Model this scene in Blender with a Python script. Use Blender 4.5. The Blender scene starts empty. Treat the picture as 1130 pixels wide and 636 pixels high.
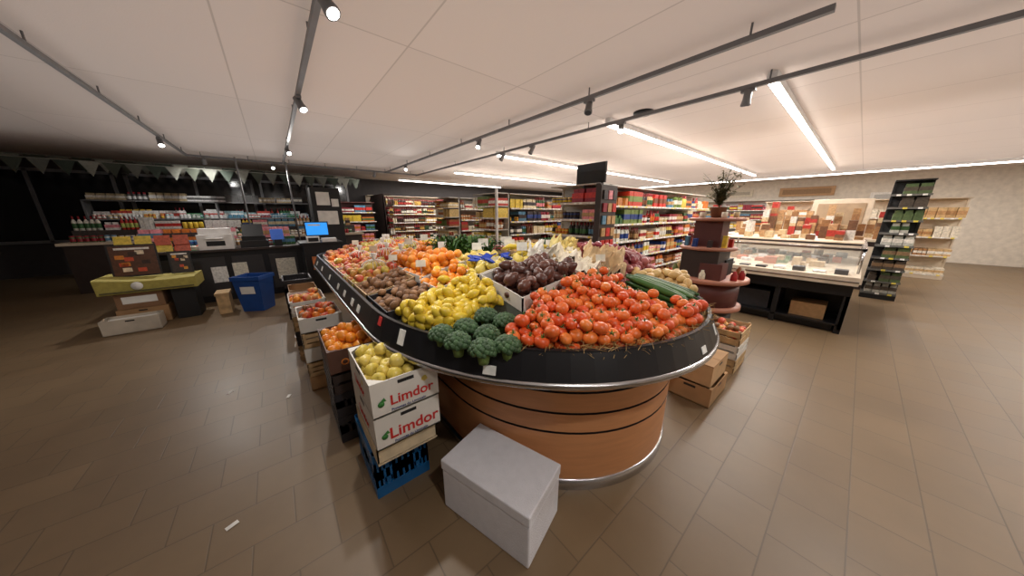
import bpy, math, random
from mathutils import Vector, Matrix, Euler, noise
R=random.Random(7)
S=bpy.context.scene
col=bpy.context.collection
try:
    S.view_settings.view_transform='Standard'
except Exception: pass

def L(c):
    return tuple(((x/255.)/12.92 if x/255.<=.04045 else ((x/255.+.055)/1.055)**2.4) for x in c)
# ------------------------------------------------------------ materials
MATS={}
def mat(name,c,rough=.5,metal=0.,var=.08,scale=8.,bump=0.,bscale=60.,emit=0.,alpha=1.,trans=0.):
    if name in MATS: return MATS[name]
    m=bpy.data.materials.new(name); m.use_nodes=True
    nt=m.node_tree; b=nt.nodes['Principled BSDF']
    lc=L(c)
    tc=nt.nodes.new('ShaderNodeTexCoord')
    n=nt.nodes.new('ShaderNodeTexNoise'); n.inputs['Scale'].default_value=scale; n.inputs['Detail'].default_value=4
    r=nt.nodes.new('ShaderNodeValToRGB')
    r.color_ramp.elements[0].position=.3; r.color_ramp.elements[1].position=.7
    r.color_ramp.elements[0].color=tuple(max(0,x*(1-var*1.5)) for x in lc)+(1,)
    r.color_ramp.elements[1].color=tuple(min(1,x*(1+var)) for x in lc)+(1,)
    nt.links.new(tc.outputs['Object'],n.inputs['Vector']); nt.links.new(n.outputs['Fac'],r.inputs['Fac'])
    nt.links.new(r.outputs['Color'],b.inputs['Base Color'])
    b.inputs['Roughness'].default_value=rough; b.inputs['Metallic'].default_value=metal
    if trans: b.inputs['Transmission Weight'].default_value=trans
    if alpha<1: b.inputs['Alpha'].default_value=alpha
    if emit:
        b.inputs['Emission Color'].default_value=lc+(1,); b.inputs['Emission Strength'].default_value=emit
    if bump:
        n2=nt.nodes.new('ShaderNodeTexNoise'); n2.inputs['Scale'].default_value=bscale; n2.inputs['Detail'].default_value=3
        bp=nt.nodes.new('ShaderNodeBump'); bp.inputs['Strength'].default_value=bump; bp.inputs['Distance'].default_value=.01
        nt.links.new(tc.outputs['Object'],n2.inputs['Vector']); nt.links.new(n2.outputs['Fac'],bp.inputs['Height']); nt.links.new(bp.outputs['Normal'],b.inputs['Normal'])
    MATS[name]=m; return m
def vmat(name,rough=.4,bump=0.,bscale=80,var=.25,vscale=25,spec=.5):
    if name in MATS: return MATS[name]
    m=bpy.data.materials.new(name); m.use_nodes=True
    nt=m.node_tree; b=nt.nodes['Principled BSDF']
    a=nt.nodes.new('ShaderNodeAttribute'); a.attribute_name='Col'
    tc=nt.nodes.new('ShaderNodeTexCoord')
    n=nt.nodes.new('ShaderNodeTexNoise'); n.inputs['Scale'].default_value=vscale
    mr=nt.nodes.new('ShaderNodeMapRange'); mr.inputs['From Min'].default_value=.3; mr.inputs['From Max'].default_value=.7
    mr.inputs['To Min'].default_value=1-var; mr.inputs['To Max'].default_value=1+var*.4
    mx=nt.nodes.new('ShaderNodeVectorMath'); mx.operation='SCALE'
    nt.links.new(tc.outputs['Object'],n.inputs['Vector']); nt.links.new(n.outputs['Fac'],mr.inputs['Value'])
    nt.links.new(a.outputs['Color'],mx.inputs[0]); nt.links.new(mr.outputs['Result'],mx.inputs['Scale'])
    nt.links.new(mx.outputs[0],b.inputs['Base Color']); b.inputs['Roughness'].default_value=rough
    b.inputs['Specular IOR Level'].default_value=spec
    if bump:
        n2=nt.nodes.new('ShaderNodeTexNoise'); n2.inputs['Scale'].default_value=bscale
        bp=nt.nodes.new('ShaderNodeBump'); bp.inputs['Strength'].default_value=bump; bp.inputs['Distance'].default_value=.005
        nt.links.new(tc.outputs['Object'],n2.inputs['Vector']); nt.links.new(n2.outputs['Fac'],bp.inputs['Height']); nt.links.new(bp.outputs['Normal'],b.inputs['Normal'])
    MATS[name]=m; return m
V_FRUIT=vmat('fruit_skin',.35,.15,90,.15)
V_VEG=vmat('vegetable_skin',.6,.6,120,.35)
V_PACK=vmat('packaging_print',.42,0,80,.3,30)
V_MATTE=vmat('matte_coloured',.7,.1,60,.15)

# ------------------------------------------------------------ mesh builder
class MB:
    def __init__(s): s.v=[];s.f=[];s.c=[];s.m=[];s.sm=[]
    def add(s,v,f,c=(200,200,200),mi=0,sm=False,M=None,cols=None):
        o=len(s.v)
        if M is not None: v=[M@Vector(p) for p in v]
        s.v.extend(tuple(p) for p in v)
        lc=L(c)
        for i,q in enumerate(f):
            s.f.append(tuple(o+k for k in q)); s.c.append(cols[i] if cols else lc); s.m.append(mi); s.sm.append(sm)
    def box(s,x0,x1,y0,y1,z0,z1,c=(200,200,200),mi=0,M=None):
        v=[(x0,y0,z0),(x1,y0,z0),(x1,y1,z0),(x0,y1,z0),(x0,y0,z1),(x1,y0,z1),(x1,y1,z1),(x0,y1,z1)]
        f=[(0,3,2,1),(4,5,6,7),(0,1,5,4),(1,2,6,5),(2,3,7,6),(3,0,4,7)]
        s.add(v,f,c,mi,False,M)
    def fbox(s,F,a0,a1,d0,d1,z0,z1,c,mi=0):
        o,d,n=F
        P=lambda a,b,z:(o[0]+d[0]*a+n[0]*b,o[1]+d[1]*a+n[1]*b,z)
        v=[P(a0,d0,z0),P(a1,d0,z0),P(a1,d1,z0),P(a0,d1,z0),P(a0,d0,z1),P(a1,d0,z1),P(a1,d1,z1),P(a0,d1,z1)]
        s.add(v,[(0,3,2,1),(4,5,6,7),(0,1,5,4),(1,2,6,5),(2,3,7,6),(3,0,4,7)],c,mi)
    def lathe(s,prof,c,n=12,M=None,mi=0,sm=True,cap=True,cols=None):
        v=[];f=[]
        for r,z in prof:
            for k in range(n):
                a=2*math.pi*k/n; v.append((r*math.cos(a),r*math.sin(a),z))
        for i in range(len(prof)-1):
            for k in range(n):
                f.append((i*n+k,i*n+(k+1)%n,(i+1)*n+(k+1)%n,(i+1)*n+k))
        if cap:
            f.append(tuple(reversed(range(n)))); f.append(tuple((len(prof)-1)*n+k for k in range(n)))
        s.add(v,f,c,mi,sm,M,cols)
    def cyl(s,p0,p1,r,c=(200,200,200),n=12,mi=0,r2=None,sm=True):
        p0=Vector(p0);p1=Vector(p1);d=p1-p0
        q=d.to_track_quat('Z','Y').to_matrix().to_4x4(); M=Matrix.Translation(p0)@q
        s.lathe([(r,0),(r if r2 is None else r2,d.length)],c,n,M,mi,sm)
    def tube(s,pts,r,c,n=6,mi=0,closed=False):
        N=len(pts)
        pts=[Vector(p) for p in pts]; v=[];f=[]
        for i,p in enumerate(pts):
            a=pts[(i-1)%N] if (closed or i>0) else p; b=pts[(i+1)%N] if (closed or i<N-1) else p
            t=(b-a).normalized(); up=Vector((0,0,1)) if abs(t.z)<.95 else Vector((1,0,0))
            e1=t.cross(up).normalized(); e2=e1.cross(t)
            rr=r[i] if isinstance(r,(list,tuple)) else r
            for k in range(n):
                g=2*math.pi*k/n; v.append(p+e1*rr*math.cos(g)+e2*rr*math.sin(g))
        for i in range(N if closed else N-1):
            j=(i+1)%N
            for k in range(n): f.append((i*n+k,i*n+(k+1)%n,j*n+(k+1)%n,j*n+k))
        if not closed:
            f.append(tuple(range(n))); f.append(tuple((N-1)*n+k for k in reversed(range(n))))
        s.add(v,f,c,mi,True)
    def build(s,name,mats,parent=None,loc=None,bevel=0.):
        me=bpy.data.meshes.new(name); me.from_pydata(s.v,[],s.f)
        for m in (mats if isinstance(mats,(list,tuple)) else [mats]): me.materials.append(m)
        me.polygons.foreach_set('material_index',s.m); me.polygons.foreach_set('use_smooth',s.sm)
        ca=me.color_attributes.new('Col','FLOAT_COLOR','CORNER')
        buf=[]
        for q,c in zip(s.f,s.c): buf.extend((c[0],c[1],c[2],1.)*len(q))
        ca.data.foreach_set('color',buf)
        me.update(); o=bpy.data.objects.new(name,me); col.objects.link(o)
        if parent: o.parent=parent
        if loc: o.location=loc
        if bevel:
            b=o.modifiers.new('bev','BEVEL'); b.width=bevel; b.segments=2; b.limit_method='ANGLE'
        return o
def empty(name,loc=(0,0,0)):
    e=bpy.data.objects.new(name,None); e.location=loc; e.empty_display_size=.1; col.objects.link(e); return e
def rotM(loc,rx=0,ry=0,rz=0,sc=1.):
    return Matrix.Translation(Vector(loc))@Euler((rx,ry,rz)).to_matrix().to_4x4()@Matrix.Scale(sc,4)

# ------------------------------------------------------------ common materials
M_BLACK=mat('black_laminate',(26,26,29),.35,0,.1)
M_BLACKM=mat('black_matte',(24,24,26),.6)
M_CHROME=mat('brushed_steel',(190,190,192),.25,1.,.05)
M_GREYMET=mat('painted_grey_metal',(120,120,122),.45,.3)
M_TRACK=mat('track_grey',(104,102,102),.5,.1)
M_WHITE=mat('white_plastic',(226,224,222),.45)
M_FOAM=mat('polystyrene_foam',(226,226,232),.75,0,.03,20,.5,220)
M_CREAM=mat('cream_laminate',(214,198,176),.45)
M_GREYSH=mat('shelf_metal',(205,200,192),.45)
M_CARD=mat('cardboard',(170,132,92),.8,0,.1,6)
M_CARDW=mat('white_carton',(222,218,210),.65,0,.05)
M_WOODL=mat('light_crate_wood',(196,164,120),.7,0,.2,14)
M_BLUE=mat('blue_crate_plastic',(20,92,148),.4)
M_DARKP=mat('dark_crate_plastic',(40,38,42),.5)
M_PAPER=mat('white_paper',(236,234,228),.8)
M_RED=mat('red_print',(200,44,40),.6)
M_GREEN=mat('green_print',(60,130,60),.6)
M_BURG=mat('burgundy_laminate',(96,52,48),.45)
M_TERRA=mat('terracotta_laminate',(176,118,96),.5)
M_DKBR=mat('dark_brown_laminate',(54,42,38),.5)

def wood_mat(name,c,band=1.):
    m=bpy.data.materials.new(name); m.use_nodes=True; nt=m.node_tree; b=nt.nodes['Principled BSDF']
    tc=nt.nodes.new('ShaderNodeTexCoord'); mp=nt.nodes.new('ShaderNodeMapping'); mp.inputs['Scale'].default_value=(1.5,1.5,14)
    n=nt.nodes.new('ShaderNodeTexNoise'); n.inputs['Scale'].default_value=3*band; n.inputs['Detail'].default_value=8
    r=nt.nodes.new('ShaderNodeValToRGB'); lc=L(c)
    r.color_ramp.elements[0].position=.3; r.color_ramp.elements[1].position=.72
    r.color_ramp.elements[0].color=tuple(x*.9 for x in lc)+(1,); r.color_ramp.elements[1].color=tuple(min(1,x*1.06) for x in lc)+(1,)
    nt.links.new(tc.outputs['Object'],mp.inputs[0]); nt.links.new(mp.outputs[0],n.inputs['Vector']); nt.links.new(n.outputs['Fac'],r.inputs[0]); nt.links.new(r.outputs[0],b.inputs['Base Color'])
    b.inputs['Roughness'].default_value=.42
    return m
M_BEECH=wood_mat('beech_panel',(200,140,94))

def floor_mat():
    m=bpy.data.materials.new('floor_tiles'); m.use_nodes=True; nt=m.node_tree; b=nt.nodes['Principled BSDF']
    tc=nt.nodes.new('ShaderNodeTexCoord'); mp=nt.nodes.new('ShaderNodeMapping')
    br=nt.nodes.new('ShaderNodeTexBrick'); br.offset=.5; br.inputs['Scale'].default_value=1.
    br.inputs['Brick Width'].default_value=.33; br.inputs['Row Height'].default_value=.26; br.inputs['Mortar Size'].default_value=.004
    br.inputs['Mortar Smooth'].default_value=.5
    br.inputs['Color1'].default_value=L((120,99,73))+(1,); br.inputs['Color2'].default_value=L((114,94,70))+(1,)
    br.inputs['Mortar'].default_value=L((93,77,57))+(1,)
    n=nt.nodes.new('ShaderNodeTexNoise'); n.inputs['Scale'].default_value=1.3; n.inputs['Detail'].default_value=7; n.inputs['Roughness'].default_value=.65
    mr=nt.nodes.new('ShaderNodeMapRange'); mr.inputs['From Min'].default_value=.3; mr.inputs['From Max'].default_value=.7; mr.inputs['To Min'].default_value=.86; mr.inputs['To Max'].default_value=1.1
    mx=nt.nodes.new('ShaderNodeVectorMath'); mx.operation='SCALE'
    nt.links.new(tc.outputs['Object'],mp.inputs[0]); nt.links.new(mp.outputs[0],br.inputs['Vector']); nt.links.new(tc.outputs['Object'],n.inputs['Vector'])
    nt.links.new(n.outputs['Fac'],mr.inputs['Value']); nt.links.new(br.outputs['Color'],mx.inputs[0]); nt.links.new(mr.outputs['Result'],mx.inputs['Scale']); nt.links.new(mx.outputs[0],b.inputs['Base Color'])
    mr2=nt.nodes.new('ShaderNodeMapRange'); mr2.inputs['To Min'].default_value=.32; mr2.inputs['To Max'].default_value=.52
    nt.links.new(n.outputs['Fac'],mr2.inputs['Value']); nt.links.new(mr2.outputs['Result'],b.inputs['Roughness'])
    bp=nt.nodes.new('ShaderNodeBump'); bp.inputs['Strength'].default_value=.2; bp.inputs['Distance'].default_value=.003; bp.invert=True
    nt.links.new(br.outputs['Fac'],bp.inputs['Height']); nt.links.new(bp.outputs['Normal'],b.inputs['Normal'])
    return m
def ceil_mat():
    m=bpy.data.materials.new('ceiling_panels'); m.use_nodes=True; nt=m.node_tree; b=nt.nodes['Principled BSDF']
    tc=nt.nodes.new('ShaderNodeTexCoord'); mp=nt.nodes.new('ShaderNodeMapping'); mp.inputs['Rotation'].default_value=(0,0,math.radians(90)); mp.inputs['Location'].default_value=(.3,.1,0)
    br=nt.nodes.new('ShaderNodeTexBrick'); br.offset=0.; br.inputs['Scale'].default_value=1.
    br.inputs['Brick Width'].default_value=2.4; br.inputs['Row Height'].default_value=1.2; br.inputs['Mortar Size'].default_value=.008; br.inputs['Mortar Smooth'].default_value=.4
    br.inputs['Color1'].default_value=L((218,207,200))+(1,); br.inputs['Color2'].default_value=L((214,203,196))+(1,)
    br.inputs['Mortar'].default_value=L((190,179,172))+(1,)
    nt.links.new(tc.outputs['Object'],mp.inputs[0]); nt.links.new(mp.outputs[0],br.inputs['Vector'])
    nt.links.new(br.outputs['Color'],b.inputs['Base Color']); b.inputs['Roughness'].default_value=.9
    n=nt.nodes.new('ShaderNodeTexNoise'); n.inputs['Scale'].default_value=90
    bp=nt.nodes.new('ShaderNodeBump'); bp.inputs['Strength'].default_value=.2; bp.inputs['Distance'].default_value=.004
    nt.links.new(tc.outputs['Object'],n.inputs['Vector']); nt.links.new(n.outputs['Fac'],bp.inputs['Height']); nt.links.new(bp.outputs['Normal'],b.inputs['Normal'])
    return m
# ------------------------------------------------------------ room shell
X0,X1,Y0,Y1,ZC=-6.,17.,-5.,13.,2.9
def slab(name,x0,x1,y0,y1,z0,z1,m):
    b=MB(); b.box(x0,x1,y0,y1,z0,z1); return b.build(name,m)
slab('floor',X0,X1,Y0,Y1,-.1,0,floor_mat())
slab('ceiling',X0,X1,Y0,Y1,ZC,ZC+.1,ceil_mat())
M_WALLB=mat('wall_light',(222,212,198),.85); M_WALLD=mat('wall_dark',(58,54,54),.8)
slab('wall_back',X0,X1,Y1,Y1+.1,0,ZC,M_WALLD)
slab('wall_right',X1,X1+.1,Y0,Y1,0,ZC,M_WALLB)
slab('wall_left',X0-.1,X0,Y0,Y1,0,ZC,M_WALLD)
slab('wall_front',X0,X1,Y0-.1,Y0,0,ZC,M_WALLB)
M_NIGHT=mat('night_glass',(14,15,20),.12)
for i in range(3):
    b=MB(); x=-5.7+i*2.75
    b.box(x,x+2.6,Y1-.06,Y1-.002,.9,2.55,mi=1)
    for q in ((x,x+.07),(x+1.27,x+1.33),(x+2.53,x+2.6)): b.box(q[0],q[1],Y1-.09,Y1-.002,.85,2.6)
    b.box(x,x+2.6,Y1-.09,Y1-.002,.83,.9); b.box(x,x+2.6,Y1-.09,Y1-.002,2.55,2.62)
    b.build('window_%d'%(i+1),[M_GREYMET,M_NIGHT])
for i in range(3):
    b=MB(); y=1.+i*3.6
    b.box(X0+.002,X0+.06,y,y+3.2,.4,2.5,mi=1)
    for q in (y,y+1.57,y+3.13): b.box(X0+.002,X0+.09,q,q+.07,.35,2.55)
    b.box(X0+.002,X0+.09,y,y+3.2,.35,.42); b.box(X0+.002,X0+.09,y,y+3.2,2.5,2.56)
    b.build('window_%d'%(i+4),[M_GREYMET,M_NIGHT])
# bunting
b=MB()
for r,(yy,zt) in enumerate(((11.2,2.74),(10.4,2.6))):
    x=-5.5
    b.cyl((x,yy,zt),(2.2,yy,zt),.008,(150,150,140),6)
    k=0
    while x<2.1:
        c=[(46,58,48),(140,142,132),(60,66,54),(96,98,90)][k%4]
        b.add([(x,yy,zt),(x+.27,yy,zt),(x+.135,yy-.01,zt-.3)],[(0,1,2)],c,0); x+=.29; k+=1
b.build('pennant_bunting',V_MATTE)

# ------------------------------------------------------------ tracks & lights
M_TUBE=mat('tube_emit',(255,248,240),.5,0,0,emit=9.)
M_LED=mat('spot_led',(255,252,244),.5,0,0,emit=14.)
def track(name,p0,p1):
    b=MB(); x0,y0=p0;x1,y1=p1; w=.02
    if abs(x1-x0)<abs(y1-y0): b.box(x0-w,x0+w,y0,y1,2.78,2.82)
    else: b.box(x0,x1,y0-w,y0+w,2.78,2.82)
    n=6
    for i in range(n+1):
        t=(i+.3)/(n+.6); x=x0+(x1-x0)*t; y=y0+(y1-y0)*t
        b.cyl((x,y,2.82),(x,y,ZC),.008,n=8)
    return b.build(name,M_TRACK,bevel=.003)
track('ceiling_light_track',(.42,-4),(.42,9.7))
track('ceiling_light_track',(2.93,.37),(2.93,9.7))
track('ceiling_light_track',(3.95,-4),(3.95,9.9))
track('ceiling_light_track',(-1.25,1.5),(-1.25,9.7))
track('ceiling_light_track',(-1.27,9.75),(3.95,9.75))
SPOTC=(1,.96,.91)
def spot(p,tgt,on=True,power=60,cone=95):
    x,y=p; o=Vector((x,y,2.72))
    d=(Vector(tgt)-o).normalized(); q=d.to_track_quat('Z','Y').to_matrix().to_4x4(); M=Matrix.Translation(o)@q
    b=MB()
    b.box(x-.022,x+.022,y-.06,y+.06,2.752,2.778)
    b.cyl((x,y,2.755),(x,y,2.72),.01,n=8)
    b.lathe([(.03,-.06),(.036,-.055),(.036,.03),(.044,.075),(.044,.09),(.038,.09)],(0,0,0),20,M,0,True,True)
    b.lathe([(.034,.091),(.034,.093)],(0,0,0),20,M,1,False,True)
    ob=b.build('track_spotlight',[M_TRACK, M_LED if on else M_BLACKM])
    if on:
        l=bpy.data.lights.new('spot_lamp','SPOT'); l.energy=power*1.1; l.spot_size=math.radians(cone); l.spot_blend=.8; l.shadow_soft_size=.04; l.color=SPOTC
        lo=bpy.data.objects.new('spot_lamp',l); col.objects.link(lo); lo.parent=ob
        lo.location=o+d*.11; lo.rotation_euler=d.to_track_quat('-Z','Y').to_euler()
spot((.42,2.18),(1.1,1.2,1.),True,68,110)
spot((.42,4.15),(1.0,3.2,1.),True,60,110)
spot((.42,7.3),(.9,5.,1.),True,60,110)
spot((.42,-.6),(.8,.9,.5),True,56,115)  # unseen spot behind the camera, added to light the near end
spot((.42,-2.6),(.2,-.5,0),True,40,120)  # another added spot behind the camera, brightens the near floor
spot((-1.25,7.7),(-.8,6.0,.3),True,90,120)
spot((-1.25,3.6),(-1.4,5.6,0.4),True,38,110)
spot((.2,9.75),(.2,7.8,1.),True,80,120)
spot((-1.0,9.75),(-1.2,11.6,1.),True,75,115)
spot((2.6,9.75),(2.6,11.6,1.),True,60,120)
spot((2.93,8.),(1.9,5.2,1.),True,50,110)
spot((2.93,4.45),(1.9,3.6,1.),True,45,100)
spot((2.93,2.2),(2.2,1.8,1.),False)
spot((3.95,-.6),(1.9,.5,.5),True,74,110)  # added out of view, lights the front of the island
spot((3.95,1.0),(4.4,1.2,1.),False)
spot((3.95,2.4),(2.6,1.6,1.),True,45,110)
spot((3.95,4.2),(3.0,4.4,1.),False)
spot((3.95,5.1),(3.0,5.6,1.),False)
spot((3.95,-1.6),(4.5,-.5,0.),True,45,120)  # extra spot out of view, added to light the floor on the right
def strip(p0,p1,power):
    x0,y0=p0;x1,y1=p1; b=MB(); alongx=abs(x1-x0)>abs(y1-y0)
    if alongx:
        b.box(x0,x1,y0-.04,y0+.04,2.83,ZC-.001); b.box(x0+.02,x1-.02,y0-.03,y0+.03,2.80,2.83,mi=1)
    else:
        b.box(x0-.04,x0+.04,y0,y1,2.83,ZC-.001); b.box(x0-.03,x0+.03,y0+.02,y1-.02,2.80,2.83,mi=1)
    o=b.build('ceiling_strip_light',[M_WHITE,M_TUBE])
    l=bpy.data.lights.new('strip_lamp','AREA'); l.shape='RECTANGLE'; l.energy=power; l.color=(1,.96,.91)
    l.size=abs(x1-x0) if alongx else .06; l.size_y=.06 if alongx else abs(y1-y0)
    lo=bpy.data.objects.new('strip_lamp',l); col.objects.link(lo); lo.location=((x0+x1)/2,(y0+y1)/2,2.795); lo.parent=o
strip((4.0,.84),(13.,.84),145)
strip((4.0,2.65),(13.,2.65),145)
strip((4.1,5.5),(13.,5.5),150)
strip((4.7,8.6),(13.,8.6),140)
strip((4.0,11.8),(9.,11.8),110)
strip((14.6,-3.5),(14.6,10.),160)
strip((5.,-2.8),(13.,-2.8),95)  # unseen strip added outside the frame for more light
def add_ceiling_fill(x,y,sx,sy,p):  # added fill facing up to brighten the ceiling, has no fixture
    l=bpy.data.lights.new('ceiling_fill_no_fixture','AREA'); l.shape='RECTANGLE'; l.size=sx; l.size_y=sy; l.energy=p; l.color=(1,.955,.925)
    lo=bpy.data.objects.new('ceiling_fill_no_fixture',l); col.objects.link(lo); lo.location=(x,y,2.2); lo.rotation_euler=(math.pi,0,0)
add_ceiling_fill(2.,3.5,8.,13.,138)
add_ceiling_fill(10.5,4.,8.,15.,190)
add_ceiling_fill(-4.,3.5,3.5,12.,24)
b=MB(); b.lathe([(.09,2.86),(.13,2.875),(.13,ZC)],(0,0,0),24,Matrix.Translation((4.15,2.2,0))); b.build('ceiling_air_vent',M_BLACKM)

# ------------------------------------------------------------ produce island
XC,A_,B_,YC,YE,B2=1.6,1.27,1.47,1.83,4.75,.75
def outline(inset=0.,n=40,a=A_,bf=B_,xc=XC,yc=YC,ye=YE,b2=B2):
    P=[]
    for i in range(n+1):
        t=math.pi+math.pi*i/n
        P.append((xc+(a-inset)*math.cos(t),yc+(bf-inset)*math.sin(t)))
    for i in range(1,8): P.append((xc+(a-inset),yc+(ye-yc)*i/8))
    for i in range(n//2+1):
        t=math.pi*i/(n//2)
        P.append((xc+(a-inset)*math.cos(t),ye+(b2-inset)*math.sin(t)))
    for i in range(1,8): P.append((xc-(a-inset),ye-(ye-yc)*i/8))
    return P
def loft(b,rings,mi,sm=True):
    n=len(rings[0][0]); v=[];f=[]
    for P,z in rings: v+=[(p[0],p[1],z) for p in P]
    for i in range(len(rings)-1):
        for k in range(n): f.append((i*n+k,i*n+(k+1)%n,(i+1)*n+(k+1)%n,(i+1)*n+k))
    b.add(v,f,(30,30,30),mi,sm)
def sstep(t): t=max(0,min(1,t)); return t*t*(3-2*t)
def rho(x,y):
    if y<YC: return math.hypot((x-XC)/A_,(y-YC)/B_)
    if y>YE: return math.hypot((x-XC)/A_,(y-YE)/B2)
    return abs(x-XC)/A_
def bed(x,y):
    d=(1-rho(x,y))*A_
    h=.18-.06*sstep((y-1.6)/2.)
    return .93+h*sstep((d-.02)/.85)
isl=empty('produce_display_island')
b=MB()
BO=dict(a=.87,bf=.94,xc=1.62,yc=1.51,ye=4.7,b2=.5)
def bo(i=0): return outline(i,40,**BO)
g=[.385,.51,.64]
loft(b,[(bo(-.01),0.0),(bo(-.01),.07),(bo(.0),.072)],2)
z=.072
for gz in g:
    loft(b,[(bo(0),z),(bo(0),gz-.007)],0); loft(b,[(bo(0),gz-.007),(bo(.012),gz-.006),(bo(.012),gz+.006),(bo(0),gz+.007)],1,False); z=gz+.007
loft(b,[(bo(0),z),(bo(0),.79)],0)
loft(b,[(bo(0),.79),(outline(.3),.79),(outline(.02),.82)],1,False)
loft(b,[(outline(.02),.82),(outline(.0),.825)],2); 
loft(b,[(outline(.0),.825),(outline(-.006),.83),(outline(-.008),.842),(outline(-.004),.852),(outline(.004),.856)],2)
loft(b,[(outline(.004),.856),(outline(.05),.975)],1,False)
loft(b,[(outline(.05),.975),(outline(.052),.985),(outline(.07),.985),(outline(.08),.92)],1,False)
b.build('island_body',[M_BEECH,M_BLACK,M_CHROME],isl)
b=MB(); O=outline(.075); K=12; v=[];f=[];n=len(O)
for k in range(K+1):
    t=1-k/K
    for (x,y) in O:
        sy=min(max(y,YC),YE); px=XC+(x-XC)*t; py=sy+(y-sy)*t
        v.append((px,py,bed(px,py)-.005))
for k in range(K):
    for i in range(n): f.append((k*n+i,k*n+(i+1)%n,(k+1)*n+(i+1)%n,(k+1)*n+i))
b.add(v,f,(60,60,50),0,True)
b.build('display_bed',mat('bed_mat',(42,46,34),.8),isl)
def rimtag(t,k=.5):
    x=XC+(A_)*math.cos(t); y=YC+(B_)*math.sin(t)
    nrm=Vector((math.cos(t)/A_,math.sin(t)/B_,0)).normalized(); tan=Vector((-nrm.y,nrm.x,0))
    up=(Vector((0,0,.12))-nrm*.046).normalized()
    c0=Vector((x,y,.856))-nrm*.004+Vector((0,0,.12*k))-nrm*.046*k+nrm*.004
    return c0,tan,up,nrm
tb=MB()
def addtag(c0,tan,up,nrm,w,h,c):
    q=[c0-tan*w/2-up*h/2,c0+tan*w/2-up*h/2,c0+tan*w/2+up*h/2,c0-tan*w/2+up*h/2]
    tb.add(q+[p-nrm*.003 for p in q],[(0,1,2,3),(7,6,5,4),(0,4,5,1),(1,5,6,2),(2,6,7,3),(3,7,4,0)],c)
for deg,c,w,h,k in ((219,(232,232,226),.06,.04,.25),(268,(236,236,232),.05,.035,.3),(280,(238,238,234),.035,.06,.55),(187,(205,50,44),.04,.05,.8),(197,(232,232,226),.05,.08,.6),(302,(230,230,226),.05,.04,.5)):
    addtag(*rimtag(math.radians(deg),k),w,h,c)
for yy in (2.1,2.3,2.6,2.9,3.4,4.,4.5):
    c0=Vector((XC-A_+.02,yy,.915)); addtag(c0,Vector((0,-1,0)),Vector((.36,0,.93)),Vector((-.93,0,.36)),.07,.05,(235,235,228))
tb.build('price_labels',V_MATTE,isl)

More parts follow.
